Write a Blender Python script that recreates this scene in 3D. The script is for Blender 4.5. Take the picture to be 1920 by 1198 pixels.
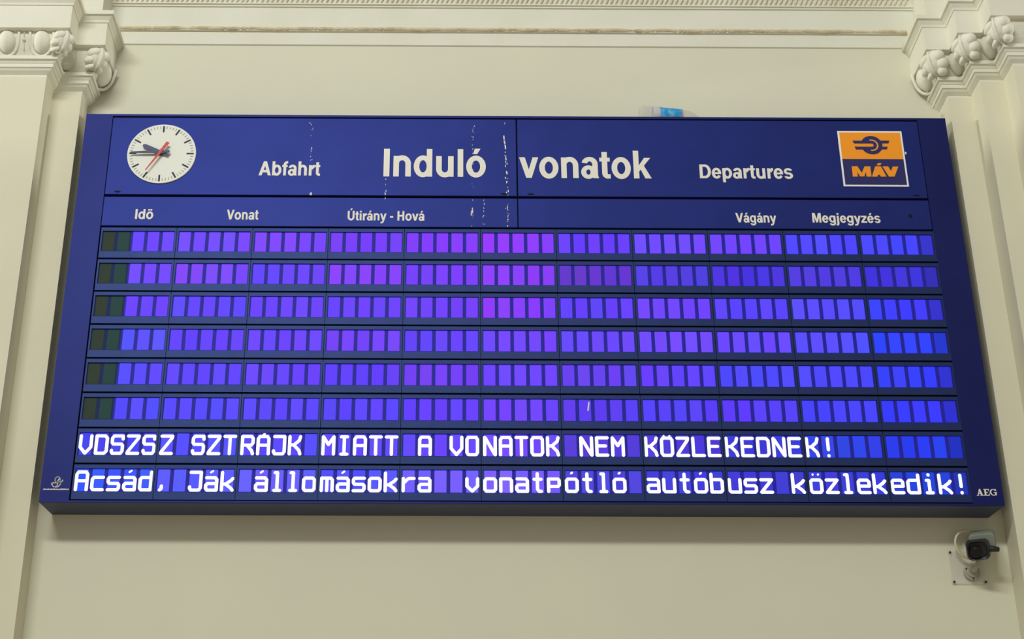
import bpy, bmesh, math, random
from mathutils import Vector, Matrix, noise

for o in list(bpy.data.objects):
    bpy.data.objects.remove(o)
scene = bpy.context.scene
C = scene.collection
PI = math.pi
rnd = random.Random(7)

# ------------------------------------------------------------------ camera, world, lights, exposure
D = 0.27            # how far the board's front stands off the wall (wall plane y = 0)
BZ = 4.9717         # height of the board's lower edge above the floor
BH = 2.8534         # board height
cam_d = bpy.data.cameras.new('camera')
cam_d.sensor_width = 36.0
cam_d.lens = 3000.0 / 1920.0 * 36.0
cam_d.shift_x = 0.04793
cam_d.clip_end = 200
cam = bpy.data.objects.new('camera', cam_d)
C.objects.link(cam)
r_, u_, f_ = Vector((0.99997, -0.00748, 0.0012)), Vector((-0.0044, -0.43793, 0.899)), Vector((0.00617, 0.89897, 0.43794))
f_.normalize()
r_ = (r_ - f_ * r_.dot(f_)).normalized()
u_ = r_.cross(f_)
M = Matrix((r_, u_, -f_)).transposed().to_4x4()
M.translation = Vector((-0.43746, -9.4266 - D, 1.65))
cam.matrix_world = M
scene.camera = cam

scene.view_settings.view_transform = 'Standard'
scene.view_settings.look = 'None'
scene.view_settings.exposure = 0.0
scene.view_settings.gamma = 1.0
scene.view_settings.use_curve_mapping = False

w = bpy.data.worlds.new('world')
scene.world = w
w.use_nodes = True
w.node_tree.nodes['Background'].inputs[0].default_value = (1.0, 0.94, 0.84, 1)
w.node_tree.nodes['Background'].inputs[1].default_value = 0.355


def area(name, loc, target, sx, sy, power, col):
    d = bpy.data.lights.new(name, 'AREA')
    d.shape = 'RECTANGLE'
    d.size, d.size_y, d.energy, d.color = sx, sy, power, col
    o = bpy.data.objects.new(name, d)
    C.objects.link(o)
    o.location = loc
    o.rotation_euler = (Vector(target) - Vector(loc)).to_track_quat('-Z', 'Y').to_euler()
    return o


area('hall_tube_light', (-4.0, -13.0, 12.9), (-0.8, 0, 6.7), 7.0, 1.1, 1230, (0.97, 1.0, 0.95))


def uplight(name, loc, sx, power):
    """unseen spot added for the upper pilaster sides; its cone edge makes the cut-off"""
    d = bpy.data.lights.new(name, 'SPOT')
    d.energy, d.color, d.shadow_soft_size = power, (1.0, 0.97, 0.87), 0.15
    d.spot_size, d.spot_blend = math.radians(50), 0.006
    o = bpy.data.objects.new(name, d)
    C.objects.link(o)
    o.location = loc
    el = math.radians(25.6)
    az = Vector((sx * 23.2, -0.3 - loc[1], 0)).normalized()
    o.rotation_euler = (az * math.cos(el) + Vector((0, 0, math.sin(el)))).to_track_quat('-Z', 'Y').to_euler()
    return o


uplight('added_uplight', (-20.0, -2.0, BZ + 2.29), 1, 6200)  # unseen spots added left and right, lighting the pilaster sides near the top only
uplight('added_uplight', (20.0, -2.0, BZ + 2.03), -1, 5200)

# ------------------------------------------------------------------ helpers


def lin(c):
    return tuple((v / 255 / 12.92) if v / 255 <= 0.04045 else ((v / 255 + 0.055) / 1.055) ** 2.4 for v in c)


def material(name, col, rough=0.6, spec=0.5, metallic=0.0, noise_amt=0.0, noise_scale=4.0, bump=0.0, bump_scale=40.0, col2=None):
    m = bpy.data.materials.new(name)
    m.use_nodes = True
    nt = m.node_tree
    b = nt.nodes['Principled BSDF']
    b.inputs['Base Color'].default_value = (*col, 1)
    b.inputs['Roughness'].default_value = rough
    b.inputs['Specular IOR Level'].default_value = spec
    b.inputs['Metallic'].default_value = metallic
    tc = nt.nodes.new('ShaderNodeTexCoord')
    if noise_amt > 0:
        n = nt.nodes.new('ShaderNodeTexNoise')
        n.inputs['Scale'].default_value = noise_scale
        n.inputs['Detail'].default_value = 5
        nt.links.new(tc.outputs['Object'], n.inputs['Vector'])
        mx = nt.nodes.new('ShaderNodeMix')
        mx.data_type = 'RGBA'
        c2 = col2 or tuple(v * (1 - noise_amt) for v in col)
        mx.inputs[6].default_value = (*col, 1)
        mx.inputs[7].default_value = (*c2, 1)
        rp = nt.nodes.new('ShaderNodeMapRange')
        rp.inputs[1].default_value, rp.inputs[2].default_value = 0.35, 0.7
        nt.links.new(n.outputs['Fac'], rp.inputs[0])
        nt.links.new(rp.outputs[0], mx.inputs[0])
        nt.links.new(mx.outputs[2], b.inputs['Base Color'])
    if bump > 0:
        n2 = nt.nodes.new('ShaderNodeTexNoise')
        n2.inputs['Scale'].default_value = bump_scale
        n2.inputs['Detail'].default_value = 4
        nt.links.new(tc.outputs['Object'], n2.inputs['Vector'])
        bp = nt.nodes.new('ShaderNodeBump')
        bp.inputs['Strength'].default_value = bump
        bp.inputs['Distance'].default_value = 0.01
        nt.links.new(n2.outputs['Fac'], bp.inputs['Height'])
        nt.links.new(bp.outputs[0], b.inputs['Normal'])
    return m


def emission(name, col=None, strength=1.0, attr=None):
    m = bpy.data.materials.new(name)
    m.use_nodes = True
    nt = m.node_tree
    b = nt.nodes['Principled BSDF']
    b.inputs['Base Color'].default_value = (0.004, 0.004, 0.008, 1)
    b.inputs['Roughness'].default_value = 0.5
    b.inputs['Specular IOR Level'].default_value = 0.1
    b.inputs['Emission Strength'].default_value = strength
    if attr:
        a = nt.nodes.new('ShaderNodeAttribute')
        a.attribute_name = attr
        nt.links.new(a.outputs['Color'], b.inputs['Emission Color'])
    else:
        b.inputs['Emission Color'].default_value = (*col, 1)
    return m


def clear(name, col, opacity, rough=0.1):
    m = material(name, col, rough)
    m.node_tree.nodes['Principled BSDF'].inputs['Alpha'].default_value = opacity
    return m


MT = {
    'wall': material('wall_plaster', (0.69, 0.68, 0.535), 0.85, 0.25, noise_amt=0.06, noise_scale=1.3, bump=0.08, bump_scale=25, col2=(0.67, 0.655, 0.53)),
    'shaft': material('pilaster_plaster', (0.70, 0.67, 0.52), 0.85, 0.25, noise_amt=0.05, noise_scale=1.5, bump=0.08, bump_scale=25),
    'stucco': material('white_stucco', (0.74, 0.735, 0.63), 0.8, 0.3, noise_amt=0.06, noise_scale=3, bump=0.15, bump_scale=50, col2=(0.71, 0.70, 0.58)),
    'chipped': material('chipped_stucco', (0.70, 0.62, 0.43), 0.9, 0.2, noise_amt=0.35, noise_scale=14, bump=0.5, bump_scale=60, col2=(0.50, 0.41, 0.25)),
    'carved': material('carved_stucco', (0.72, 0.69, 0.54), 0.9, 0.2, noise_amt=0.2, noise_scale=3, bump=0.3, bump_scale=80, col2=(0.64, 0.59, 0.43)),
    'floor': material('stone_floor', (0.62, 0.52, 0.38), 0.6, 0.4, noise_amt=0.2, noise_scale=2),
    'blue': material('blue_enamel', (0.0130, 0.0190, 0.126), 0.5, 0.2, metallic=0.55, noise_amt=0.12, noise_scale=2.5),
    'blue_panel': material('blue_panel_enamel', (0.0165, 0.028, 0.183), 0.5, 0.16, metallic=0.5, noise_amt=0.12, noise_scale=3),
    'bezel': material('module_blue', (0.0235, 0.040, 0.140), 0.5, 0.13, metallic=0.5, noise_amt=0.1, noise_scale=8),
    'casing': material('dark_grey_casing', (0.058, 0.066, 0.125), 0.55, 0.4),
    'black': material('black_gap', (0.004, 0.004, 0.006), 0.7, 0.2),
    'cream': material('cream_lettering', (0.80, 0.77, 0.68), 0.6, 0.3),
    'white': material('white_paint', (0.82, 0.82, 0.80), 0.6, 0.3),
    'dial': material('clock_dial_white', (0.74, 0.75, 0.68), 0.5, 0.4),
    'mark': material('dial_mark_dark', (0.035, 0.035, 0.07), 0.6, 0.2),
    'mark_thin': material('dial_mark_pale', (0.33, 0.33, 0.25), 0.6, 0.2),
    'hand': material('clock_hand_navy', (0.012, 0.02, 0.11), 0.45, 0.4),
    'red': material('clock_hand_red', (0.55, 0.04, 0.03), 0.5, 0.4),
    'orange': material('logo_orange', (0.90, 0.31, 0.012), 0.55, 0.3),
    'navy': material('logo_navy', (0.020, 0.020, 0.125), 0.5, 0.3),
    'cell': emission('lit_cell', attr='cell_colour'),
    'gap': emission('cell_gap', (0.013, 0.012, 0.25), 1.0),
    'off': material('unlit_cell', (0.046, 0.062, 0.038), 0.7, 0.08, noise_amt=0.3, noise_scale=6, col2=(0.034, 0.055, 0.048)),
    'off_teal': material('unlit_teal_cell', (0.028, 0.080, 0.088), 0.7, 0.08, noise_amt=0.4, noise_scale=5, col2=(0.030, 0.066, 0.058)),
    'offgap': material('unlit_gap', (0.02, 0.032, 0.12), 0.7, 0.08),
    'glyph': emission('white_segments', (1.0, 1.0, 1.0), 1.25),
    'dropping': material('dried_droppings', (0.75, 0.72, 0.64), 0.9, 0.1),
    'grey_body': material('grey_plastic', (0.23, 0.25, 0.21), 0.55, 0.25),
    'black_body': material('black_plastic', (0.012, 0.013, 0.017), 0.4, 0.5),
    'lens': material('lens_glass', (0.004, 0.004, 0.006), 0.25, 0.3),
    'grey_flange': material('grey_flange', (0.36, 0.35, 0.29), 0.5, 0.4),
    'cable': material('cream_cable', (0.62, 0.56, 0.36), 0.5, 0.4),
    'acrylic': clear('clear_acrylic', (0.82, 0.80, 0.72), 0.32, 0.12),
    'bottle': clear('clear_bottle_plastic', (0.66, 0.66, 0.62), 0.30, 0.12),
    'label': material('blue_bottle_label', (0.015, 0.26, 0.60), 0.4, 0.3, noise_amt=0.9, noise_scale=30, col2=(0.16, 0.50, 0.75)),
    'label_edge': material('pink_label_edge', (0.62, 0.24, 0.36), 0.4, 0.4),
    'label_white': clear('pale_label_end', (0.72, 0.70, 0.76), 0.6, 0.3),
    'cap': material('blue_bottle_cap', (0.05, 0.16, 0.55), 0.4, 0.4),
}


class MB:
    """collects shapes; build() links them as ONE mesh object"""

    def __init__(self):
        self.v, self.f, self.m, self.cc = [], [], [], []

    def poly(self, pts, mi=0, col=None):
        i = len(self.v)
        self.v += [tuple(p) for p in pts]
        self.f.append(tuple(range(i, i + len(pts))))
        self.m.append(mi)
        self.cc.append(col)

    def faces(self, pts, fs, mi=0):
        i = len(self.v)
        self.v += [tuple(p) for p in pts]
        for q in fs:
            self.f.append(tuple(i + k for k in q))
            self.m.append(mi)
            self.cc.append(None)

    def box(self, x0, x1, y0, y1, z0, z1, mi=0):
        p = [(x, y, z) for x in (x0, x1) for y in (y0, y1) for z in (z0, z1)]
        self.faces(p, [(0, 1, 3, 2), (4, 6, 7, 5), (0, 4, 5, 1), (2, 3, 7, 6), (0, 2, 6, 4), (1, 5, 7, 3)], mi)

    def prism(self, pts, y0, y1, mi=0):
        """outline in x, z pushed from y0 (front) to y1"""
        n = len(pts)
        p = [(x, y0, z) for x, z in pts] + [(x, y1, z) for x, z in pts]
        fs = [tuple(range(n)), tuple(range(2 * n - 1, n - 1, -1))]
        fs += [(k, n + k, n + (k + 1) % n, (k + 1) % n) for k in range(n)]
        self.faces(p, fs, mi)

    def stroke(self, pts, wd, y0, y1=None, mi=0, seg=5, aspect=1.0):
        """a pen line through x, z points with round ends"""
        for (ax, az), (bx, bz) in zip(pts, pts[1:]):
            a = math.atan2(bz - az, bx - ax)
            o = []
            for k in range(seg + 1):
                t = a - PI / 2 + PI * k / seg
                o.append((bx + wd / 2 * math.cos(t) * aspect, bz + wd / 2 * math.sin(t)))
            for k in range(seg + 1):
                t = a + PI / 2 + PI * k / seg
                o.append((ax + wd / 2 * math.cos(t) * aspect, az + wd / 2 * math.sin(t)))
            if y1 is None:
                self.poly([(x, y0, z) for x, z in o], mi)
            else:
                self.prism(o, y0, y1, mi)

    def tube(self, path, rad, seg=10, mi=0, caps=True):
        rings = []
        n = len(path)
        path = [Vector(p) for p in path]
        up = Vector((0.123, 0.31, 0.94))
        for i, p in enumerate(path):
            d = (path[min(i + 1, n - 1)] - path[max(i - 1, 0)]).normalized()
            a = d.cross(up)
            if a.length < 1e-3:
                a = d.cross(Vector((1, 0, 0)))
            a.normalize()
            b = d.cross(a)
            rr = rad[i] if isinstance(rad, (list, tuple)) else rad
            rings.append([p + a * (rr * math.cos(2 * PI * k / seg)) + b * (rr * math.sin(2 * PI * k / seg)) for k in range(seg)])
        self.loft(rings, mi, caps)

    def loft(self, rings, mi=0, caps=True, closed=True):
        n, s = len(rings), len(rings[0])
        p = [q for r in rings for q in r]
        fs = []
        for i in range(n - 1):
            for k in range(s if closed else s - 1):
                k2 = (k + 1) % s
                fs.append((i * s + k, i * s + k2, (i + 1) * s + k2, (i + 1) * s + k))
        if caps:
            fs.append(tuple(range(s - 1, -1, -1)))
            fs.append(tuple((n - 1) * s + k for k in range(s)))
        self.faces(p, fs, mi)

    def ellipsoid(self, c, ax, nu=16, nv=10, mi=0, fn=None):
        """ax: three axis vectors"""
        rings = []
        for i in range(nv + 1):
            t = -PI / 2 + PI * i / nv
            ring = []
            for k in range(nu):
                a = 2 * PI * k / nu
                q = (math.cos(t) * math.cos(a), math.cos(t) * math.sin(a), math.sin(t))
                s = fn(*q) if fn else 1.0
                ring.append(Vector(c) + (ax[0] * q[0] + ax[1] * q[1] + ax[2] * q[2]) * s)
            rings.append(ring)
        self.loft(rings, mi, False)

    def build(self, name, mats, parent=None, smooth=False, bevel=0.0, loc=None):
        me = bpy.data.meshes.new(name)
        me.from_pydata(self.v, [], self.f)
        if not isinstance(mats, (list, tuple)):
            mats = [mats]
        for m in mats:
            me.materials.append(MT[m])
        me.polygons.foreach_set('material_index', self.m)
        if any(c is not None for c in self.cc):
            at = me.color_attributes.new('cell_colour', 'FLOAT_COLOR', 'CORNER')
            for p, c in zip(me.polygons, self.cc):
                for li in p.loop_indices:
                    at.data[li].color = (*(c or (0, 0, 0)), 1)
        bm = bmesh.new()
        bm.from_mesh(me)
        if bevel > 0:
            bmesh.ops.remove_doubles(bm, verts=bm.verts, dist=1e-5)
            bmesh.ops.recalc_face_normals(bm, faces=bm.faces)
            es = [e for e in bm.edges if len(e.link_faces) == 2 and e.calc_face_angle(0) > 0.6]
            bmesh.ops.bevel(bm, geom=es, offset=bevel, segments=2, affect='EDGES', profile=0.5)
        else:
            bmesh.ops.recalc_face_normals(bm, faces=bm.faces)
        bm.to_mesh(me)
        bm.free()
        if smooth:
            me.polygons.foreach_set('use_smooth', [True] * len(me.polygons))
        me.update()
        o = bpy.data.objects.new(name, me)
        C.objects.link(o)
        if parent is not None:
            o.parent = parent
        if loc is not None:
            o.location = loc
        return o


def thing(name, label, cat, loc=(0, 0, 0), group=None):
    o = bpy.data.objects.new(name, None)
    C.objects.link(o)
    o.empty_display_size = 0.1
    o.location = loc
    o['label'], o['category'] = label, cat
    if group:
        o['group'] = group
    return o


def structure(o, label=None, cat=None):
    o['kind'] = 'structure'
    if label:
        o['label'], o['category'] = label, cat
    return o


def sweep(poly, prof, side):
    """sweep a moulding profile (offset, z) along a stepped wall line with mitred corners.
    side = 1: outward lies to the left of the line's run turned as (dy, -dx); -1 mirrors it"""
    rings = []
    n = len(poly)
    for o, z in prof:
        ring = []
        for i in range(n):
            nn = []
            for a, b in ((i - 1, i), (i, i + 1)):
                if 0 <= a and b < n:
                    d = Vector((poly[b][0] - poly[a][0], poly[b][1] - poly[a][1])).normalized()
                    nn.append(Vector((d.y, -d.x)) * side)
            if len(nn) == 1:
                off = nn[0]
            else:
                off = (nn[0] + nn[1]) / (1 + nn[0].dot(nn[1]))
            ring.append((poly[i][0] + off.x * o, poly[i][1] + off.y * o, z))
        rings.append(ring)
    return rings


# ------------------------------------------------------------------ the wall, floor, mouldings
m = MB()
m.box(-7, 7, 0, 0.3, 0, BZ + 5.2)
structure(m.build('wall_back', 'wall'), 'cream plaster wall behind the departure board', 'wall')
m = MB()
m.box(-7, 7, -16, 0.3, -0.2, 0)
structure(m.build('floor', 'floor'), 'stone floor of the station hall', 'floor')

CAP = [(0.0, 3.07), (0.002, 3.085), (0.012, 3.092), (0.03, 3.104), (0.042, 3.12), (0.05, 3.121), (0.05, 3.149), (0.055, 3.15),
       (0.06, 3.158), (0.066, 3.167), (0.08, 3.169), (0.08, 3.197), (0.05, 3.2), (0.062, 3.22), (0.08, 3.25), (0.098, 3.29),
       (0.112, 3.33), (0.118, 3.368), (0.165, 3.37), (0.165, 3.556), (0.172, 3.558), (0.176, 3.575), (0.19, 3.592), (0.197, 3.602),
       (0.212, 3.604), (0.212, 3.636), (0.10, 3.64), (0.10, 4.5)]


def frame_axes(nx, ny):
    n = Vector((nx, ny, 0)).normalized()
    t = Vector((-n.y, n.x, 0))
    return n, t


def egg(parent, x, y, nx, ny, name='egg_ornament', s=1.0):
    """egg in a raised U-shaped rim, leaning with the curved moulding"""
    n, t = frame_axes(nx, ny)
    up = (Vector((0, 0, 1)) + n * 0.38).normalized()
    out = (n - Vector((0, 0, 0.38))).normalized()
    c = Vector((x, y, BZ + 3.296))
    m = MB()
    m.ellipsoid(c, (t * 0.062 * s, out * 0.055 * s, up * 0.086 * s), 18, 12, fn=lambda a, b, d: 1.0 - 0.12 * max(0, -d))
    path = []
    for k in range(15):
        a = PI + PI * k / 14
        path.append(c + t * (0.078 * s * math.cos(a)) + up * (0.02 + 0.112 * s * math.sin(a)) + out * 0.012)
    path = [path[0] + up * 0.06] + path + [path[-1] + up * 0.06]
    m.tube(path, 0.011, 8)
    return m.build(name, 'stucco', parent, smooth=True)


def dart(parent, x, y, nx, ny):
    n, t = frame_axes(nx, ny)
    up = (Vector((0, 0, 1)) + n * 0.38).normalized()
    c = Vector((x, y, BZ + 3.3))
    m = MB()
    m.loft([[c + up * h + t * a * wd + n * b for a, b in ((-1, -0.02), (0, 0.028 * q), (1, -0.02))] for h, wd, q in
            ((0.075, 0.03, 0.8), (0.03, 0.024, 1), (-0.02, 0.016, 1), (-0.06, 0.022, 1), (-0.085, 0.004, 0.3))])
    m.ellipsoid(c + up * 0.005 + n * 0.028, (t * 0.012, n * 0.01, up * 0.012), 8, 6)
    return m.build('dart_ornament', 'stucco', parent)


def leaf(parent, x, y, nx, ny, s=1.0):
    """acanthus leaf folded over an outer corner of the echinus"""
    n, t = frame_axes(nx, ny)
    up = (Vector((0, 0, 1)) + n * 0.55).normalized()
    out = (n - Vector((0, 0, 0.55))).normalized()
    c = Vector((x, y, BZ + 3.285))
    m = MB()

    t, out, up = t * s, out * s, up * (0.5 + 0.5 * s)

    def shape(a, b, d):
        ang = math.atan2(d + 0.9, a)
        f = 1.0 + 0.07 * math.cos(ang * 9) + 0.10 * max(0, 1 - abs(a) * 6) * (b > 0)
        return f * (1.0 - 0.18 * max(0, -d))
    m.ellipsoid(c, (t * 0.094, out * 0.072, up * 0.105), 40, 18, fn=shape)
    for sd in (-1, 1):                                  # side lobes of the leaf
        for h, q, r in ((0.05, 0.050, 0.046), (-0.01, 0.058, 0.044), (-0.06, 0.040, 0.036)):
            m.ellipsoid(c + t * sd * q + up * h + out * 0.018, (t * r + up * 0.012, out * 0.046, up * r * 0.95 - t * sd * 0.012), 14, 10)
    m.tube([c + up * h + out * g for h, g in ((0.1, 0.035), (0.04, 0.076), (-0.03, 0.078), (-0.085, 0.05))], [0.012, 0.013, 0.011, 0.005], 8)
    return m.build('leaf_ornament', 'stucco', parent, smooth=True)


def pilaster(name, poly, side, label):
    m = MB()
    m.loft(sweep(poly, [(0, 0), (0, BZ + 3.09)], side), 0, False, False)
    root = structure(m.build(name, 'shaft'), label, 'pilaster')
    m = MB()
    m.loft(sweep(poly, [(o, BZ + z) for o, z in CAP], side), 0, False, False)
    cap = m.build('capital', 'stucco', root)
    return root, cap


LP = [(-3.07, 0), (-3.07, -0.2), (-3.275, -0.2), (-3.275, -0.4), (-4.6, -0.4), (-4.6, 0)]
RP = [(3.07, 0), (3.07, -0.2), (3.238, -0.2), (3.238, -0.4), (3.408, -0.4), (3.408, -0.6), (4.6, -0.6), (4.6, 0)]
_, capl = pilaster('trim_1', LP, -1, 'stepped cream pilaster with egg and dart capital left of the departure board')
_, capr = pilaster('trim_2', RP, 1, 'stepped cream pilaster with leafy capital right of the departure board')
e = 0.085
egg(capl, -3.07 + e + 0.012, -e - 0.012, 1, -1, s=1.15)
egg(capl, -3.275 + e + 0.012, -0.2 - e - 0.012, 1, -1, s=1.15)
leaf(capl, -3.07 + 0.095, -0.295, 1, -1, 0.84)
leaf(capl, -3.275 + 0.10, -0.50, 1, -1, 0.78)
for x in (-3.312, -3.553, -3.794):
    egg(capl, x, -0.4 - e, 0, -1, s=1.05)
for x in (-3.433, -3.674):
    dart(capl, x, -0.4 - e, 0, -1)
for x, y in ((3.07, 0), (3.238, -0.2), (3.408, -0.4)):
    egg(capr, x - e - 0.012, y - e - 0.012, -1, -1, s=1.15)
    leaf(capr, x - 0.09, y - 0.29, -1, -1)
egg(capr, 3.60, -0.6 - e, 0, -1)

# entablature above the board
ENT = [(0.0, 3.63), (0.012, 3.636), (0.012, 3.745), (0.03, 3.748), (0.03, 3.952), (0.042, 3.955), (0.042, 3.966), (0.055, 3.97),
       (0.055, 3.98), (0.045, 3.984), (0.06, 4.06), (0.09, 4.1), (0.10, 4.3), (0.0, 4.32)]
m = MB()
m.loft(sweep([(-2.97, 0), (2.97, 0)], [(o, BZ + z) for o, z in ENT], 1), 0, False, False)
ent = structure(m.build('trim_3', 'stucco'), 'white entablature moulding along the wall top above the board', 'moulding')
m = MB()
rings = []
N = 900
for i in range(N + 1):
    x = -2.90 + 5.80 * i / N
    chip = noise.noise(Vector((x * 9, 1.7, 0.3))) + 0.7 * noise.noise(Vector((x * 37, 4.1, 0.3)))
    rr = 0.0165 * (1.0 - 0.38 * max(0, chip)) * (0.55 if (noise.noise(Vector((x * 60, 9, 2))) > 0.42 and -2.4 < x < 2.2) else 1)
    dz = 0.004 * noise.noise(Vector((x * 5, 8.1, 1)))
    rings.append([(x, -0.024 - rr * 1.15 * math.sin(PI * k / 8), BZ + 3.764 + dz + rr * math.cos(PI * k / 8)) for k in range(9)])
m.loft(rings, 0, True, True)
m.build('bead_moulding', 'chipped', ent)
m = MB()
k = 0
while -2.93 + k * 0.037 < 2.95:
    x = -2.93 + k * 0.037
    j = rnd.uniform(0.8, 1.15)
    m.ellipsoid((x, -0.050, BZ + 4.012 + rnd.uniform(-0.003, 0.003)), (Vector((0.012 * j, 0, 0.004)), Vector((0, 0.018, 0)), Vector((0.012, -0.006, 0.034 * j))), 8, 6)
    m.ellipsoid((x + 0.018, -0.060, BZ + 4.052), (Vector((0.014, 0, 0)), Vector((0, 0.016, 0)), Vector((-0.004, -0.01, 0.026))), 8, 6)
    k += 1
m.build('leaf_band', 'carved', ent, smooth=True)

# ------------------------------------------------------------------ the departure board (its own space: x across, z up, y = 0 the front plane)
board = thing('departure_board', 'large blue railway departure board with lit purple character rows and a clock', 'departure board', (0, -D, BZ))
m = MB()
IX0, IX1, IZ0, IZ1 = -2.815, 2.802, 0.0125, 2.836
for y0, y1, e0, e1, f0, f1 in ((0, 0.012, -3, 3, 0, BH), (0.012, 0.06, IX0 - 0.02, IX1 + 0.02, IZ0 - 0.008, IZ1 + 0.012)):   # front plate, then the lip behind it
    m.box(e0, IX0, y0, y1, f0, f1)
    m.box(IX1, e1, y0, y1, f0, f1)
    m.box(IX0, IX1, y0, y1, IZ1, f1)
    m.box(IX0, IX1, y0, y1, f0, IZ0)
frame = m.build('frame', 'blue', board)
m = MB()
m.loft([[(-3 + i, y, i * 0.5), (3 - i, y, i * 0.5), (3 - i, y, BH - i * 0.2), (-3 + i, y, BH - i * 0.2)] for i, y in ((0.003, 0.0125), (0.003, 0.03), (0.022, D - 0.001))], 0, False)
casing = m.build('casing', 'casing', board)
casing['label'] = 'dark grey casing behind the blue front'
m = MB()
m.box(IX0, IX1, 0.035, 0.058, IZ0, IZ1)
m.build('backing', 'black', board)


# lettering: bold upright sans serif drawn from bars (R), slanted bars (Q) and ring pieces (A); units of 1/1000 of the type size
def ring_(cx, cz, rx, rz, tx, tz, a0=0, a1=360):
    return ('A', cx, cz, rx, rz, tx, tz, a0, a1)


def bar_(x0, z0, x1, z1):
    return ('Q', (x0, z0), (x1, z0), (x1, z1), (x0, z1))


def quad_(*p):
    return ('Q',) + p


FONT = {
    'I': (278, [bar_(64, 0, 214, 718)]), 'l': (278, [bar_(69, 0, 209, 718)]), 'i': (278, [bar_(69, 0, 209, 532), bar_(69, 605, 209, 722)]),
    'j': (278, [bar_(69, -70, 209, 532), bar_(69, 605, 209, 722), ring_(39, -70, 170, 147, 140, 112, 270, 360), bar_(-5, -217, 39, -105)]),
    'n': (611, [bar_(65, 0, 205, 532), ring_(304, 330, 243, 215, 140, 120, 0, 180), bar_(407, 0, 547, 330)]),
    'h': (611, [bar_(65, 0, 205, 718), ring_(304, 330, 243, 215, 140, 120, 0, 180), bar_(407, 0, 547, 330)]),
    'u': (611, [bar_(405, 0, 545, 532), bar_(65, 200, 205, 532), ring_(305, 200, 240, 214, 140, 120, 180, 360)]),
    'd': (611, [bar_(405, 0, 545, 718), ring_(290, 266, 255, 279, 140, 116)]),
    'b': (611, [bar_(65, 0, 205, 718), ring_(321, 266, 255, 279, 140, 116)]),
    'p': (611, [bar_(65, -207, 205, 532), ring_(321, 266, 255, 279, 140, 116)]),
    'g': (611, [bar_(405, -40, 545, 532), ring_(290, 276, 255, 269, 140, 112), ring_(295, -40, 250, 178, 140, 106, 192, 360)]),
    'o': (611, [ring_(306, 266, 271, 280, 144, 118)]),
    'a': (556, [ring_(235, 156, 203, 170, 132, 96), bar_(362, 60, 502, 368), quad_((362, 60), (380, 0), (528, 0), (502, 100)), ring_(277, 365, 225, 180, 140, 108, 0, 168)]),
    'e': (556, [ring_(280, 266, 252, 280, 140, 112, 0, 328), bar_(100, 222, 532, 314)]),
    'f': (333, [bar_(95, 0, 235, 560), ring_(305, 560, 210, 166, 140, 112, 90, 180), bar_(305, 614, 332, 726), bar_(12, 432, 322, 532)]),
    't': (333, [bar_(88, 130, 228, 680), bar_(10, 432, 314, 532), ring_(248, 130, 160, 138, 140, 110, 180, 270), bar_(248, -8, 312, 102)]),
    'r': (389, [bar_(65, 0, 205, 532), ring_(365, 330, 212, 215, 140, 138, 92, 180), bar_(350, 407, 378, 545)]),
    's': (556, [ring_(275, 380, 228, 164, 132, 100, 18, 275), ring_(282, 153, 234, 166, 132, 100, 196, 455)]),
    'k': (556, [bar_(65, 0, 205, 718), quad_((205, 170), (550, 532), (385, 532), (205, 325)), quad_((240, 270), (395, 0), (560, 0), (345, 350))]),
    'v': (556, [quad_((8, 532), (155, 532), (348, 0), (208, 0)), quad_((401, 532), (548, 532), (348, 0), (208, 0))]),
    'y': (556, [quad_((8, 532), (158, 532), (352, 0), (215, -20)), quad_((401, 532), (548, 532), (335, -70), (195, -70)),
                quad_((55, -217), (190, -217), (282, -170), (335, -70), (195, -70), (160, -107), (55, -107))]),
    'z': (500, [bar_(30, 420, 470, 532), bar_(25, 0, 478, 112), quad_((25, 112), (195, 112), (470, 420), (300, 420))]),
    'A': (722, [quad_((15, 0), (172, 0), (440, 718), (282, 718)), quad_((550, 0), (707, 0), (440, 718), (282, 718)), bar_(190, 150, 532, 272)]),
    'V': (667, [quad_((10, 718), (168, 718), (412, 0), (255, 0)), quad_((499, 718), (657, 718), (412, 0), (255, 0))]),
    'D': (722, [bar_(75, 0, 225, 718), bar_(225, 598, 360, 718), bar_(225, 0, 360, 120), ring_(360, 359, 325, 359, 150, 120, -90, 90)]),
    'H': (722, [bar_(72, 0, 222, 718), bar_(500, 0, 650, 718), bar_(222, 300, 500, 425)]),
    'M': (833, [bar_(70, 0, 208, 718), bar_(625, 0, 763, 718), quad_((140, 718), (275, 718), (480, 0), (353, 0)), quad_((558, 718), (693, 718), (480, 0), (353, 0))]),
    'U': (722, [bar_(72, 262, 222, 718), bar_(500, 262, 650, 718), ring_(361, 262, 289, 274, 150, 125, 180, 360)]),
    '-': (333, [bar_(27, 210, 306, 335)]), ' ': (278, []),
}


def acute_(cx, z):
    return quad_((cx - 62, z), (cx + 30, z), (cx + 128, z + 140), (cx - 18, z + 140))


for a_, b_, cx_ in (('á', 'a', 270), ('ó', 'o', 300), ('é', 'e', 275)):
    FONT[a_] = (FONT[b_][0], FONT[b_][1] + [acute_(cx_, 590)])
FONT['Ú'] = (722, FONT['U'][1] + [acute_(355, 765)])
FONT['ő'] = (611, FONT['o'][1] + [bar_(165, 600, 275, 722), bar_(345, 600, 455, 722)])


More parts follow.
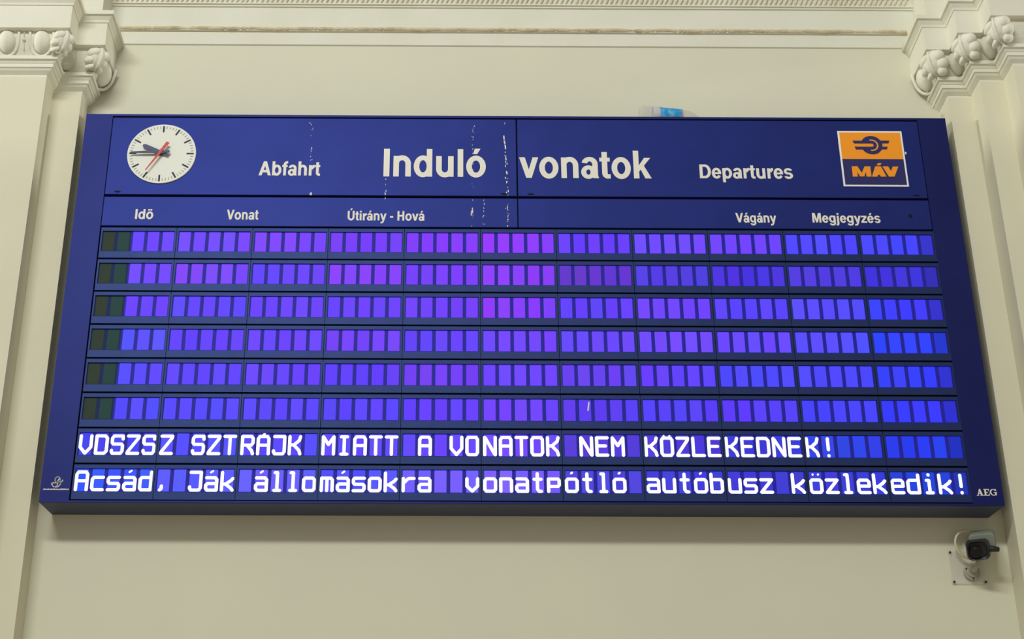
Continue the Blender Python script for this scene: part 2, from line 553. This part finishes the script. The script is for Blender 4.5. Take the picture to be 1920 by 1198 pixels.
def lettering(body, x0, x1, zb, ch, parent, mat='cream', weight=1.0):
    pen, prims = 0, []
    for c in body:
        adv, pr = FONT[c]
        prims += [(pen, k, p) for k, p in enumerate(pr)]
        pen += adv
    g = 9.0 * weight                                   # extra weight on the stems
    shapes = []
    for off, k, p in prims:
        y = -0.0020 - 0.0002 * k                       # each piece a hair prouder than the one before, so no two faces coincide
        if p[0] == 'Q':
            pts = []
            for x, z in p[1:]:
                row = [q[0] for q in p[1:] if q[1] == z]
                slim = len(row) == 2 and max(row) - min(row) < 230
                pts.append((off + x + (0 if not slim else (-g if x == min(row) else g)), z))
            shapes.append((y, pts))
        else:
            _, cx, cz, rx, rz, tx, tz, a0, a1 = p
            n = max(8, int(abs(a1 - a0) / 9))
            for i in range(n):
                s0, s1 = math.radians(a0 + (a1 - a0) * i / n), math.radians(a0 + (a1 - a0) * (i + 1) / n)
                ri, ro, qi, qo = rx - tx - g, rx + g, rz - tz - g * 0.4, rz + g * 0.4
                shapes.append((y, [(off + cx + a * math.cos(t), cz + b * math.sin(t)) for a, b, t in ((ri, qi, s0), (ro, qo, s0), (ro, qo, s1), (ri, qi, s1))]))
    xs = [x for _, s in shapes for x, _ in s]
    a, b = min(xs), max(xs)
    sx, sz = (x1 - x0) / (b - a), ch / 718.0
    m = MB()
    for y, s in shapes:
        m.prism([(x0 + (x - a) * sx, zb + z * sz) for x, z in s], y, 0.0005)
    return m.build('lettering', mat, parent)


def panel(x0, x1, z0, z1, name='header_panel'):
    m = MB()
    m.box(x0, x1, 0, 0.03, z0, z1)
    return m.build(name, 'blue_panel', board, bevel=0.004)


hl = panel(IX0 + 0.003, -0.005, 2.206, IZ1 - 0.009)
hr = panel(0.002, IX1 - 0.003, 2.206, IZ1 - 0.009)
sl = panel(IX0 + 0.003, -0.0035, 1.962, 2.190, 'column_heading_panel')
sr = panel(0.001, IX1 - 0.003, 1.962, 2.190, 'column_heading_panel')
for t_, p_ in ((('Abfahrt', -1.774, -1.353, 2.361, 0.112), hl), (('Induló', -0.919, -0.217, 2.357, 0.222), hl),
               (('vonatok', 0.013, 0.92, 2.351, 0.222), hr), (('Departures', 1.252, 1.892, 2.355, 0.110), hr),
               (('Idő', -2.588, -2.466, 2.014, 0.076), sl), (('Vonat', -1.97, -1.756, 2.013, 0.076), sl),
               (('Útirány - Hová', -1.153, -0.633, 2.011, 0.073), sl), (('Vágány', 1.473, 1.748, 2.009, 0.073), sr),
               (('Megjegyzés', 1.993, 2.454, 2.011, 0.073), sr)):
    lettering(*t_, p_)
for x, z, p_ in ((-2.726, 2.2285, hl), (-0.094, 2.2235, hl), (0.088, 2.2235, hr), (2.722, 2.2285, hr)):
    m = MB()
    m.prism([(x - 0.024, z), (x - 0.008, z - 0.007), (x + 0.014, z - 0.007), (x + 0.024, z), (x + 0.01, z + 0.006), (x - 0.012, z + 0.006)], -0.002, 0.002)
    m.build('latch', 'black', p_)
m = MB()
m.prism([(2.662 + 0.013 * math.cos(2 * PI * k / 14), 2.066 + 0.013 * math.sin(2 * PI * k / 14)) for k in range(14)], -0.003, 0.002)
m.build('lock', 'black', sr)

# clock let into the header
CX, CZ, CR = -2.449, 2.5265, 0.2358
clock = MB()
circ = lambda r, n=64: [(CX + r * math.cos(2 * PI * k / n), CZ + r * math.sin(2 * PI * k / n)) for k in range(n)]
clock.prism(circ(CR), -0.010, 0.01)
clock = clock.build('clock', 'dial', board)
clock['label'] = 'round white analogue clock set in the header'
m2 = MB()
for k in range(60):
    a = 2 * PI * k / 60
    s_, c_ = math.sin(a), math.cos(a)
    r0, r1, hw = (0.172, 0.222, 0.0058) if k % 5 == 0 else (0.200, 0.220, 0.0022)
    m = MB() if k % 5 == 0 else m2
    m.prism([(CX + s_ * r + c_ * h, CZ + c_ * r - s_ * h) for r, h in ((r0, -hw), (r0, hw), (r1, hw), (r1, -hw))], -0.0115, -0.009)
    if k % 5 == 0:
        m.build('hour_mark', 'mark', clock)
m2.build('minute_marking', 'mark_thin', clock)


def clock_hand(name, deg, pts, y, mat):
    a = math.radians(deg)
    s_, c_ = math.sin(a), math.cos(a)
    m = MB()
    m.prism([(CX + s_ * r + c_ * h, CZ + c_ * r - s_ * h) for r, h in pts], y - 0.003, y)
    return m.build(name, mat, clock)


clock_hand('hour_hand', 293.5, [(-0.055, -0.009), (-0.055, 0.009), (0.11, 0.015), (0.13, 0.014), (0.14, 0.007), (0.142, 0), (0.14, -0.007), (0.13, -0.014), (0.11, -0.015)], -0.026, 'hand')
clock_hand('minute_hand', 268.5, [(-0.06, -0.010), (-0.06, 0.010), (0.12, 0.009), (0.205, 0.005), (0.212, 0), (0.205, -0.005), (0.12, -0.009)], -0.033, 'hand')
clock_hand('second_hand', 211.5, [(-0.085, -0.012), (-0.085, 0.012), (0.178, 0.003), (0.178, -0.003)], -0.040, 'red')
m = MB()
m.prism(circ(0.018, 20), -0.038, -0.009)
m.build('hub', 'black_body', clock)

# railway logo plate
LX0, LX1, LZ0, LZ1, LS = 2.2318, 2.6796, 2.296, 2.742, 2.514
m = MB()
m.box(LX0, LX1, -0.003, 0.001, LZ0, LZ1)
logo = m.build('logo_plate', 'white', board)
logo['label'] = 'square orange and navy railway logo with white border'
bw = 0.0125
m = MB()
m.box(LX0 + bw, LX1 - bw, -0.0045, -0.002, LS, LZ1 - bw)
m.build('logo_field', 'orange', logo)
m = MB()
m.box(LX0 + bw, LX1 - bw, -0.0045, -0.002, LZ0 + bw, LS)
m.build('logo_field', 'navy', logo)
m = MB()
ex, ez = 2.459, 2.626
for i in range(72):                                     # the wheel rim, open to the left
    a0, a1 = math.radians(-151 + 302 * i / 72), math.radians(-151 + 302 * (i + 1) / 72)
    mid = abs(math.degrees((a0 + a1) / 2))
    ri = 0.0475 if mid < 106 else 0.034
    m.prism([(ex + r * math.cos(a), ez + r * math.sin(a)) for r, a in ((ri, a0), (0.0745, a0), (0.0745, a1), (ri, a1))], -0.0065, -0.004)
for i in range(24):                                     # inner U turn
    a0, a1 = math.radians(-90 + 180 * i / 24), math.radians(-90 + 180 * (i + 1) / 24)
    m.prism([(ex + r * math.cos(a), ez + r * math.sin(a)) for r, a in ((0.0135, a0), (0.0355, a0), (0.0355, a1), (0.0135, a1))], -0.00670, -0.004)
m.prism([(2.3295, ez + 0.0355), (2.3385, ez + 0.0135), (ex + 0.001, ez + 0.0135), (ex + 0.001, ez + 0.0355)], -0.00690, -0.004)
m.prism([(2.339, ez - 0.0135), (2.3475, ez - 0.0355), (ex + 0.001, ez - 0.0355), (ex + 0.001, ez - 0.0135)], -0.00710, -0.004)
m.prism([(ex + 0.055, ez + 0.0365), (2.585, ez + 0.0365), (2.577, ez + 0.0155), (ex + 0.055, ez + 0.0155)], -0.00730, -0.004)
m.prism([(ex + 0.055, ez - 0.0135), (2.569, ez - 0.0135), (2.560, ez - 0.033), (ex + 0.055, ez - 0.033)], -0.00750, -0.004)
m.build('winged_wheel_emblem', 'navy', logo)
m = MB()
z0, z1 = 2.3715, 2.4535
q = lambda *p: m.prism(p, -0.0062 - 0.00013 * (len(m.f) % 17), -0.004)
q((2.302, z0), (2.336, z0), (2.336, z1), (2.302, z1))
q((2.396, z0), (2.430, z0), (2.430, z1), (2.396, z1))
q((2.318, z1), (2.341, z1), (2.380, z0), (2.352, z0))
q((2.414, z1), (2.391, z1), (2.352, z0), (2.380, z0))
q((2.4325, z0), (2.470, z0), (2.503, z1), (2.464, z1))
q((2.494, z0), (2.5325, z0), (2.503, z1), (2.464, z1))
q((2.452, z0 + 0.014), (2.512, z0 + 0.014), (2.506, z0 + 0.031), (2.458, z0 + 0.031))
q((2.474, z1 + 0.008), (2.498, z1 + 0.008), (2.512, z1 + 0.026), (2.486, z1 + 0.026))
q((2.514, z1), (2.553, z1), (2.588, z0), (2.550, z0))
q((2.585, z1), (2.624, z1), (2.588, z0), (2.550, z0))
m.build('lettering', 'orange', logo)

# small marks on the frame: serif maker's letters on the right, line-drawn bird with a line of tiny print on the left
m = MB()
z0, z1 = 0.064, 0.1075
q = lambda *p: m.prism(p, -0.0015 - 0.00013 * (len(m.f) % 17), 0.001)
x = 2.836
q((x + 0.002, z0), (x + 0.0075, z0), (x + 0.022, z1), (x + 0.0165, z1))
q((x + 0.025, z0), (x + 0.036, z0), (x + 0.0235, z1), (x + 0.014, z1))
q((x + 0.009, z0 + 0.012), (x + 0.028, z0 + 0.012), (x + 0.028, z0 + 0.017), (x + 0.009, z0 + 0.017))
q((x - 0.002, z0), (x + 0.013, z0), (x + 0.013, z0 + 0.004), (x - 0.002, z0 + 0.004))
q((x + 0.021, z0), (x + 0.0405, z0), (x + 0.0405, z0 + 0.004), (x + 0.021, z0 + 0.004))
x = 2.879
q((x + 0.005, z0), (x + 0.0145, z0), (x + 0.0145, z1), (x + 0.005, z1))
q((x, z0), (x + 0.035, z0), (x + 0.035, z0 + 0.005), (x, z0 + 0.005))
q((x, z1 - 0.005), (x + 0.034, z1 - 0.005), (x + 0.034, z1), (x, z1))
q((x + 0.012, z0 + 0.019), (x + 0.026, z0 + 0.019), (x + 0.026, z0 + 0.0235), (x + 0.012, z0 + 0.0235))
q((x + 0.031, z0), (x + 0.035, z0), (x + 0.035, z0 + 0.014), (x + 0.031, z0 + 0.014))
q((x + 0.030, z1 - 0.012), (x + 0.034, z1 - 0.012), (x + 0.034, z1), (x + 0.030, z1))
gx, gz, gr = 2.939, (z0 + z1) / 2, 0.0218
for i in range(28):
    a0, a1 = math.radians(45 + 285 * i / 28), math.radians(45 + 285 * (i + 1) / 28)
    mid = (a0 + a1) / 2
    ri = lambda a: gr - 0.004 - 0.005 * abs(math.cos(a))
    q(*[(gx + r * math.cos(a), gz + r * math.sin(a)) for r, a in ((ri(a0), a0), (gr, a0), (gr, a1), (ri(a1), a1))])
q((gx + 0.003, gz - 0.003), (gx + 0.023, gz - 0.003), (gx + 0.023, gz + 0.001), (gx + 0.003, gz + 0.001))
q((gx + 0.0105, gz - 0.019), (gx + 0.0195, gz - 0.019), (gx + 0.0195, gz), (gx + 0.0105, gz))
q((gx + 0.014, gz + 0.009), (gx + 0.018, gz + 0.009), (gx + 0.018, z1), (gx + 0.014, z1))
m.build('lettering', 'cream', frame)
m = MB()
for pts in ([(-2.8990 + 0.0165 * math.sin(2 * PI * k / 14), 0.1475 + 0.0195 * math.cos(2 * PI * k / 14)) for k in range(15)],
            [(-2.884, 0.138), (-2.8785, 0.130), (-2.878, 0.118), (-2.885, 0.106), (-2.898, 0.0975), (-2.912, 0.0975), (-2.925, 0.105), (-2.9355, 0.124)],
            [(-2.9355, 0.124), (-2.915, 0.127), (-2.899, 0.125), (-2.893, 0.117), (-2.899, 0.106), (-2.908, 0.100)],
            [(-2.8665, 0.1445), (-2.876, 0.129)], [(-2.868, 0.1375), (-2.877, 0.126)], [(-2.889, 0.153), (-2.897, 0.140)]):
    m.stroke(pts, 0.0056, -0.0012, 0.0005)
m.build('bird_emblem', 'cream', frame)
m = MB()
x = -2.9815
while x < -2.826:
    h = rnd.choice((0.007, 0.009, 0.007, 0.010))
    m.box(x, x + 0.0034, -0.0012, 0.0005, 0.0795, 0.0795 + h)
    x += rnd.choice((0.0044, 0.0052, 0.0044))
m.build('tiny_print', 'cream', frame)

# the character modules: eight rows of eleven, five cells each
PX, PT, RZ, RP_ = -2.8066, 0.50995, 1.9545, 0.2427
CW, CHT, CP = 0.0758, 0.146, 0.0995
COL = [
    [(104, 62, 255), (114, 66, 255), (122, 62, 255), (114, 54, 250), (128, 52, 252), (142, 52, 250), (104, 58, 250), (114, 70, 255), (112, 64, 255), (80, 72, 255), (68, 66, 255)],
    [(112, 66, 255), (120, 64, 252), (98, 62, 252), (130, 56, 250), (120, 54, 252), (138, 54, 250), (96, 48, 205), (80, 56, 225), (72, 48, 222), (76, 60, 225), (62, 50, 222)],
    [(104, 60, 255), (92, 64, 255), (104, 60, 255), (104, 58, 252), (112, 58, 250), (132, 54, 250), (96, 60, 250), (112, 66, 255), (90, 64, 255), (90, 76, 255), (62, 62, 255)],
    [(82, 80, 255), (96, 60, 255), (104, 60, 252), (114, 60, 250), (98, 62, 250), (112, 64, 255), (104, 66, 250), (112, 72, 255), (104, 70, 255), (86, 78, 255), (44, 68, 255)],
    [(86, 68, 255), (92, 62, 255), (100, 60, 252), (94, 56, 252), (112, 54, 245), (110, 64, 255), (100, 62, 240), (98, 60, 250), (76, 68, 255), (74, 72, 255), (54, 62, 255)],
    [(80, 68, 255), (84, 68, 255), (90, 64, 252), (88, 60, 252), (98, 58, 250), (112, 62, 252), (90, 56, 240), (84, 60, 250), (92, 58, 250), (70, 66, 250), (54, 60, 255)],
    [(64, 62, 240), (80, 76, 255), (82, 66, 250), (92, 66, 250), (98, 64, 250), (110, 70, 255), (84, 56, 215), (74, 54, 215), (54, 54, 215), (46, 66, 230), (36, 60, 240)],
    [(52, 84, 255), (86, 88, 255), (100, 90, 255), (78, 78, 250), (112, 90, 255), (118, 92, 255), (76, 66, 220), (62, 58, 215), (60, 56, 210), (56, 60, 215), (34, 62, 215)],
]
TXT = ['', '', '', '', '', '', 'VDSZSZ SZTRÁJK MIATT A VONATOK NEM KÖZLEKEDNEK!', 'Acsád, Ják állomásokra  vonatpótló autóbusz közlekedik!']
XH = 0.7
RB = [(0.15, 0), (0.85, 0), (1, 0.12)]
GL = {
    'V': [[(0, 1), (0, .35), (.5, 0), (1, .35), (1, 1)]],
    'D': [[(0, 0), (0, 1), (.8, 1), (1, .87), (1, .13), (.8, 0), (0, 0)]],
    'S': [[(1, .82), (.97, 1), (.15, 1), (0, .87), (0, .62), (.12, .53), (.88, .53), (1, .44), (1, .13), (.85, 0), (.1, 0), (0, .1), (0, .17)]],
    'Z': [[(0, 1), (1, 1), (.96, .88), (.04, .1), (0, 0), (1, 0)]],
    'T': [[(0, 1), (1, 1)], [(.5, 1), (.5, 0)]],
    'R': [[(0, 0), (0, 1), (.85, 1), (1, .88), (1, .62), (.85, .5), (0, .5)], [(.45, .5), (.92, .16), (1, 0)]],
    'A': [[(0, 0), (0, .87), (.15, 1), (.85, 1), (1, .87), (1, 0)], [(0, .5), (1, .5)]],
    'J': [[(0.05, 1), (1, 1), (1, .13), (.85, 0), (.12, 0), (0, .1), (0, .18)]],
    'K': [[(0, 0), (0, 1)], [(1, 1), (.9, .78), (.4, .52), (.9, .2), (1, 0)], [(0, .52), (.4, .52)]],
    'M': [[(0, 0), (0, 1), (.5, .55), (1, 1), (1, 0)]],
    'I': [[(.5, 0), (.5, 1)], [(.22, 1), (.78, 1)], [(.22, 0), (.78, 0)]],
    'O': [[(.15, 0), (.85, 0), (1, .12), (1, .88), (.85, 1), (.15, 1), (0, .88), (0, .12), (.15, 0)]],
    'N': [[(0, 0), (0, 1), (.08, .95), (.92, .05), (1, 0), (1, 1)]],
    'E': [[(1, 1), (0, 1), (0, 0), (1, 0)], [(0, .53), (.82, .53)]],
    'L': [[(0, 1), (0, 0), (1, 0)]],
    '!': [[(.5, 1), (.5, .36)], [(.5, 0), (.5, .02)]],
    'a': [[(.05, .7), (.85, .7), (1, .6), (1, 0), (.15, 0), (0, .1), (0, .28), (.15, .37), (1, .37)]],
    'c': [[(1, .7), (.15, .7), (0, .6), (0, .1), (.15, 0), (1, 0)]],
    's': [[(1, .7), (.1, .7), (0, .62), (0, .44), (.12, .36), (.88, .36), (1, .28), (1, .09), (.88, 0), (0, 0)]],
    'd': [[(1, 1), (1, 0), (.15, 0), (0, .1), (0, .6), (.15, .7), (1, .7)]],
    ',': [[(.34, .22), (.34, .08), (.2, .0)]],
    'k': [[(0, 0), (0, 1)], [(1, .66), (.85, .55), (.35, .34), (.85, .12), (1, 0)], [(0, .34), (.35, .34)]],
    'l': [[(.28, 1), (.5, 1), (.5, 0)], [(.24, 0), (.76, 0)]],
    'o': [[(.15, 0), (.85, 0), (1, .1), (1, .6), (.85, .7), (.15, .7), (0, .6), (0, .1), (.15, 0)]],
    'm': [[(0, 0), (0, .7), (.85, .7), (1, .6), (1, 0)], [(.5, .7), (.5, 0)]],
    'r': [[(0, 0), (0, .7)], [(0, .42), (.4, .66), (.55, .7), (1, .7)]],
    'v': [[(0, .7), (0, .28), (.5, 0), (1, .28), (1, .7)]],
    'n': [[(0, 0), (0, .7), (.85, .7), (1, .6), (1, 0)]],
    't': [[(.45, 1), (.45, .12), (.6, 0), (.8, 0)], [(.15, .68), (.8, .68)]],
    'p': [[(0, 0), (0, .7), (.88, .7), (1, .62), (1, .36), (.88, .28), (0, .28)]],
    'u': [[(0, .7), (0, .1), (.15, 0), (1, 0)], [(1, 0), (1, .7)]],
    'b': [[(0, 1), (0, 0), (.85, 0), (1, .1), (1, .6), (.85, .7), (0, .7)]],
    'z': [[(0, .7), (1, .7), (0, 0), (1, 0)]],
    'e': [[(0, .36), (1, .36), (1, .6), (.85, .7), (.15, .7), (0, .6), (0, .1), (.15, 0), (1, 0)]],
    'i': [[(.28, .7), (.5, .7), (.5, 0)], [(.24, 0), (.76, 0)], [(.5, 1), (.5, 1.02)]],
}
ACC = {'Á': ('A', [[(.45, 1.1), (.58, 1.16)]]), 'Ö': ('O', [[(.22, 1.1), (.24, 1.12)], [(.76, 1.1), (.78, 1.12)]]),
       'á': ('a', [[(.42, 1.0), (.6, 1.08)]]), 'ó': ('o', [[(.46, 1.02), (.56, 1.07)]]),
       'ö': ('o', [[(.25, 1.0), (.26, 1.02)], [(.75, 1.0), (.76, 1.02)]])}
YS = 0.010          # screen plane behind the bezel's front
SW = 0.0205         # segment stroke


def bezel_mesh():
    m = MB()
    gx, gz = 0.0016, 0.0065
    x0, x1, zt, zb = gx, PT - gx, -gz, -RP_ + gz
    wx0, wx1, wzt, wzb = 0.0125, PT - 0.0125, -0.032, -0.1815
    m.box(x0, wx0, 0.0, 0.03, zb, zt)
    m.box(wx1, x1, 0.0, 0.03, zb, zt)
    m.box(wx0, wx1, 0.0, 0.03, wzt, zt)
    # sill with a sloping top
    p = [(wx0, 0.0, zb), (wx1, 0.0, zb), (wx1, 0.0, wzb - 0.006), (wx0, 0.0, wzb - 0.006), (wx0, 0.012, wzb), (wx1, 0.012, wzb), (wx0, 0.03, zb), (wx1, 0.03, zb), (wx0, 0.03, wzb), (wx1, 0.03, wzb)]
    m.faces(p, [(0, 1, 2, 3), (3, 2, 5, 4), (4, 5, 9, 8), (0, 6, 7, 1), (6, 8, 9, 7), (0, 3, 4, 8, 6), (1, 7, 9, 5, 2)])
    return m


proto_m = bezel_mesh().build('display_module', 'bezel', board)
glyphs = {}
for r in range(8):
    for c in range(11):
        if r == 0 and c == 0:
            mod = proto_m
        else:
            mod = proto_m.copy()
            C.objects.link(mod)
            mod.parent = board
        mod.location = (PX + c * PT, 0.0, RZ - r * RP_)
        m = MB()
        base = COL[r][c]
        nxt = COL[r][min(c + 1, 10)]
        m.poly([(0.011, YS + 0.001, -0.183), (PT - 0.011, YS + 0.001, -0.183), (PT - 0.011, YS + 0.001, -0.030), (0.011, YS + 0.001, -0.030)], 1)
        off0 = (c == 0 and r < 6)
        if off0:
            m.poly([(0.011, YS + 0.0005, -0.183), (0.205, YS + 0.0005, -0.183), (0.205, YS + 0.0005, -0.030), (0.011, YS + 0.0005, -0.030)], 3)
        x_first = (PT - 4 * CP - CW) / 2
        for k in range(5):
            cx = x_first + k * CP
            j = [v + rnd.uniform(-5, 5) + (k - 2) * 0.08 * (w_ - v) for v, w_ in zip(base, nxt)]
            if c == 10 and k == 4:
                j = [v * 0.8 for v in j]
            j = [min(255, max(0, v)) for v in j]
            m.poly([(cx, YS, -0.180), (cx + CW, YS, -0.180), (cx + CW, YS, -0.034), (cx, YS, -0.034)], (2 if k == 0 else 4) if (off0 and k < 2) else 0, lin(j))
        m.build('character_screen', ['cell', 'gap', 'off', 'offgap', 'off_teal'], mod)
        for k in range(5):
            i = c * 5 + k
            ch = TXT[r][i] if i < len(TXT[r]) else ' '
            if ch == ' ':
                continue
            if ch not in glyphs:
                b, acc = ACC.get(ch, (ch, []))
                g = MB()
                X = lambda u: -0.0335 + 0.067 * u
                Z = lambda v: 0.0105 + 0.117 * v
                for line in GL[b]:
                    g.stroke([(X(u), Z(v)) for u, v in line], SW, 0, seg=6)
                for line in acc:
                    g.stroke([(X(u), Z(v)) for u, v in line], SW * 0.62, 0, seg=6)
                go = g.build('character', 'glyph', mod)
                glyphs[ch] = go
            else:
                go = glyphs[ch].copy()
                C.objects.link(go)
                go.parent = mod
            go.location = (x_first + k * CP + CW / 2, YS - 0.002, -0.181)

# dried white droppings down the front
def streak(segs, spread, count, seed):
    rr = random.Random(seed)
    m = MB()
    for (xa, za, xb, zb, n, size) in segs:
        for i in range(n):
            t = rr.random()
            x, z = xa + (xb - xa) * t + rr.gauss(0, spread), za + (zb - za) * t
            if 1.952 < z < 1.966 or 2.188 < z < 2.209:
                continue
            a, b = size * rr.uniform(0.3, 1.0), size * rr.uniform(0.5, 2.4)
            m.prism([(x + a * math.cos(2 * PI * k / 7) * rr.uniform(.7, 1.2), z + b * math.sin(2 * PI * k / 7) * rr.uniform(.7, 1.2)) for k in range(7)], -0.0016 - 0.00005 * (len(m.f) % 41), 0.0008)
    return m.build('dropping_streak', 'dropping', board)


streak([(-1.424, 2.79, -1.418, 2.36, 24, 0.0030), (-1.408, 2.222, -1.406, 2.205, 6, 0.0045)], 0.006, 0, 1)
streak([(-0.903, 2.34, -0.903, 2.18, 14, 0.0042)], 0.003, 0, 2)
streak([(-0.304, 2.82, -0.309, 1.95, 30, 0.0028), (-0.31, 2.12, -0.31, 2.06, 8, 0.005)], 0.004, 0, 3)
streak([(-0.233, 2.185, -0.233, 1.97, 12, 0.003)], 0.003, 0, 5)
streak([(-0.079, 2.57, -0.069, 2.20, 24, 0.0048), (-0.072, 2.18, -0.071, 1.97, 13, 0.0046), (-0.084, 2.80, -0.084, 2.75, 3, 0.003)], 0.004, 0, 4)
m = MB()
m.stroke([(-0.0905, 2.688), (-0.0885, 2.655), (-0.083, 2.62), (-0.079, 2.585)], 0.0085, -0.0016, 0.0008)
m.build('dropping_streak', 'dropping', board)
m = MB()
m.stroke([(0.4335, 0.684), (0.4265, 0.63)], 0.0095, -0.0005, 0.008)
m.build('dropping_streak', 'dropping', board)
m = MB()
m.stroke([(2.6895, 2.571), (2.6885, 2.56)], 0.010, -0.0016, 0.0008)
m.build('dropping_streak', 'dropping', board)

# ------------------------------------------------------------------ plastic bottle lying on the board
bt = thing('plastic_bottle', 'clear plastic bottle with blue label lying on top of the departure board', 'bottle', (0.87, -D + 0.085, BZ + BH))


def bottle_ring(x, r, cz, n=20, squash=1.0, dent=0.0, seed=0.0):
    out = []
    for k in range(n):
        a = 2 * PI * k / n
        q = r * (1 + dent * noise.noise(Vector((math.cos(a) * 1.7, math.sin(a) * 1.7, seed))))
        out.append((x, q * math.cos(a), cz + q * squash * math.sin(a)))
    return out


prof = [(0.0, 0.050, .064), (0.006, 0.060, .065), (0.03, 0.0655, .066), (0.05, 0.064, .066), (0.07, 0.0655, .066), (0.094, 0.063, .065), (0.12, 0.062, .063), (0.16, 0.060, .061),
        (0.22, 0.057, .058), (0.28, 0.054, .055), (0.315, 0.0515, .053), (0.35, 0.047, .051), (0.385, 0.036, .046), (0.41, 0.024, .038), (0.43, 0.016, .030), (0.455, 0.0155, .027)]
m = MB()
m.loft([bottle_ring(x, r, cz, dent=0.06, seed=x * 20) for x, r, cz in prof])
m.build('bottle_body', 'bottle', bt, smooth=True)
m = MB()
lp = [(0.094, 0.0645, .065), (0.13, 0.0635, .0635), (0.145, 0.063, .063)]
m.loft([bottle_ring(x, r, cz) for x, r, cz in lp], 2, False)
lp = [(0.145, 0.063, .063), (0.2, 0.0605, .0595), (0.25, 0.058, .0575), (0.297, 0.0555, .055)]
m.loft([bottle_ring(x, r, cz) for x, r, cz in lp], 0, False)
m.loft([bottle_ring(0.297, 0.0555, .055), bottle_ring(0.305, 0.055, .0545)], 1, False)
m.build('bottle_label', ['label', 'label_edge', 'label_white'], bt, smooth=True)
m = MB()
m.loft([bottle_ring(x, r, .027) for x, r in ((0.45, 0.019), (0.478, 0.019), (0.48, 0.017))])
m.build('bottle_cap', 'cap', bt)

# ------------------------------------------------------------------ security camera on a clear plate below the board's right end
cc = thing('security_camera', 'small black and grey security camera on clear wall plate below the board', 'security camera', (2.80, 0, BZ - 0.32))
m = MB()
m.box(-0.112, 0.112, -0.014, -0.006, -0.105, 0.112)
plate = m.build('mounting_plate', 'acrylic', cc, bevel=0.002)
for x, z in ((-0.100, 0.098), (-0.098, -0.093), (0.100, -0.093), (0.100, 0.098)):
    m = MB()
    m.prism([(x + 0.007 * math.cos(2 * PI * k / 10), z + 0.007 * math.sin(2 * PI * k / 10)) for k in range(10)], -0.019, 0.0)
    m.build('screw', 'black_body', plate)
m = MB()
disc = lambda cx, cz, r, n=24: [(cx + r * math.cos(2 * PI * k / n), cz + r * math.sin(2 * PI * k / n)) for k in range(n)]
m.prism(disc(0.018, -0.035, 0.052), -0.032, -0.014)
m.prism(disc(0.018, -0.035, 0.036), -0.04, -0.032)
fl = m.build('flange', 'grey_flange', cc, bevel=0.004)
for a in (150, 30, 270):
    m = MB()
    m.prism(disc(0.018 + 0.042 * math.cos(math.radians(a)), -0.035 + 0.042 * math.sin(math.radians(a)), 0.005, 8), -0.036, -0.03)
    m.build('screw', 'black_body', fl)
m = MB()
m.tube([(0.018, -0.036, -0.035), (0.02, -0.07, -0.034), (0.03, -0.105, -0.015), (0.04, -0.125, 0.03), (0.045, -0.13, 0.08)], 0.015, 12)
m.build('arm', 'grey_flange', cc, smooth=True)

axis = Vector((-0.32, -0.84, -0.42)).normalized()
side = axis.cross(Vector((0, 0, 1))).normalized() * -1
side = side if side.x > 0 else -side
upv = side.cross(axis)
upv = upv if upv.z > 0 else -upv
cc0 = Vector((0.062, -0.13, 0.108))


def rrect(c, hw, hh, rad, n=5):
    out = []
    for qx, qz, a0 in ((1, 1, 0), (-1, 1, 90), (-1, -1, 180), (1, -1, 270)):
        for k in range(n + 1):
            a = math.radians(a0 + 90 * k / n)
            out.append(c + side * (qx * (hw - rad) + rad * math.cos(a)) + upv * (qz * (hh - rad) + rad * math.sin(a)))
    return out


m = MB()
b0 = cc0 + side * 0.012 + upv * 0.022
m.loft([rrect(b0 + axis * d, hw, hh, 0.024) for d, hw, hh in ((-0.115, 0.07, 0.048), (-0.108, 0.077, 0.055), (0.055, 0.077, 0.055), (0.06, 0.072, 0.05))])
body = m.build('camera_body', 'grey_body', cc)
m = MB()
h0 = cc0 + axis * 0.06 - side * 0.018 - upv * 0.012
m.loft([rrect(h0 + axis * d, hw, hh, 0.03) for d, hw, hh in ((0.0, 0.068, 0.058), (0.01, 0.072, 0.062), (0.07, 0.066, 0.06), (0.078, 0.06, 0.055), (0.07, 0.05, 0.046), (0.05, 0.048, 0.044))])
m.tube([h0 + side * 0.05 + axis * 0.02, h0 + side * 0.085 + axis * 0.02 - upv * 0.006, h0 + side * 0.118 - upv * 0.016], [0.024, 0.02, 0.016], 10)
hood = m.build('lens_hood', 'black_body', cc)
m = MB()
l0 = h0 - side * 0.014 - upv * 0.006
m.tube([l0 + axis * 0.045, l0 + axis * 0.085, l0 + axis * 0.088], [0.036, 0.036, 0.033], 20)
m.tube([l0 + axis * 0.0885, l0 + axis * 0.0895], [0.024, 0.022], 20)
m.build('lens', 'lens', hood)
m = MB()
pth = []
for k in range(22):
    a = math.radians(60 + 220 * k / 21)
    pth.append((0.005 + 0.085 * math.cos(a), -0.05 - 0.03 * math.sin(k / 21 * PI), 0.135 + 0.088 * math.sin(a)))
pth = [(0.06, -0.004, 0.20)] + pth + [(0.03, -0.075, 0.05)]
m.tube(pth, 0.0085, 8)
m.build('cable', 'cable', cc, smooth=True)
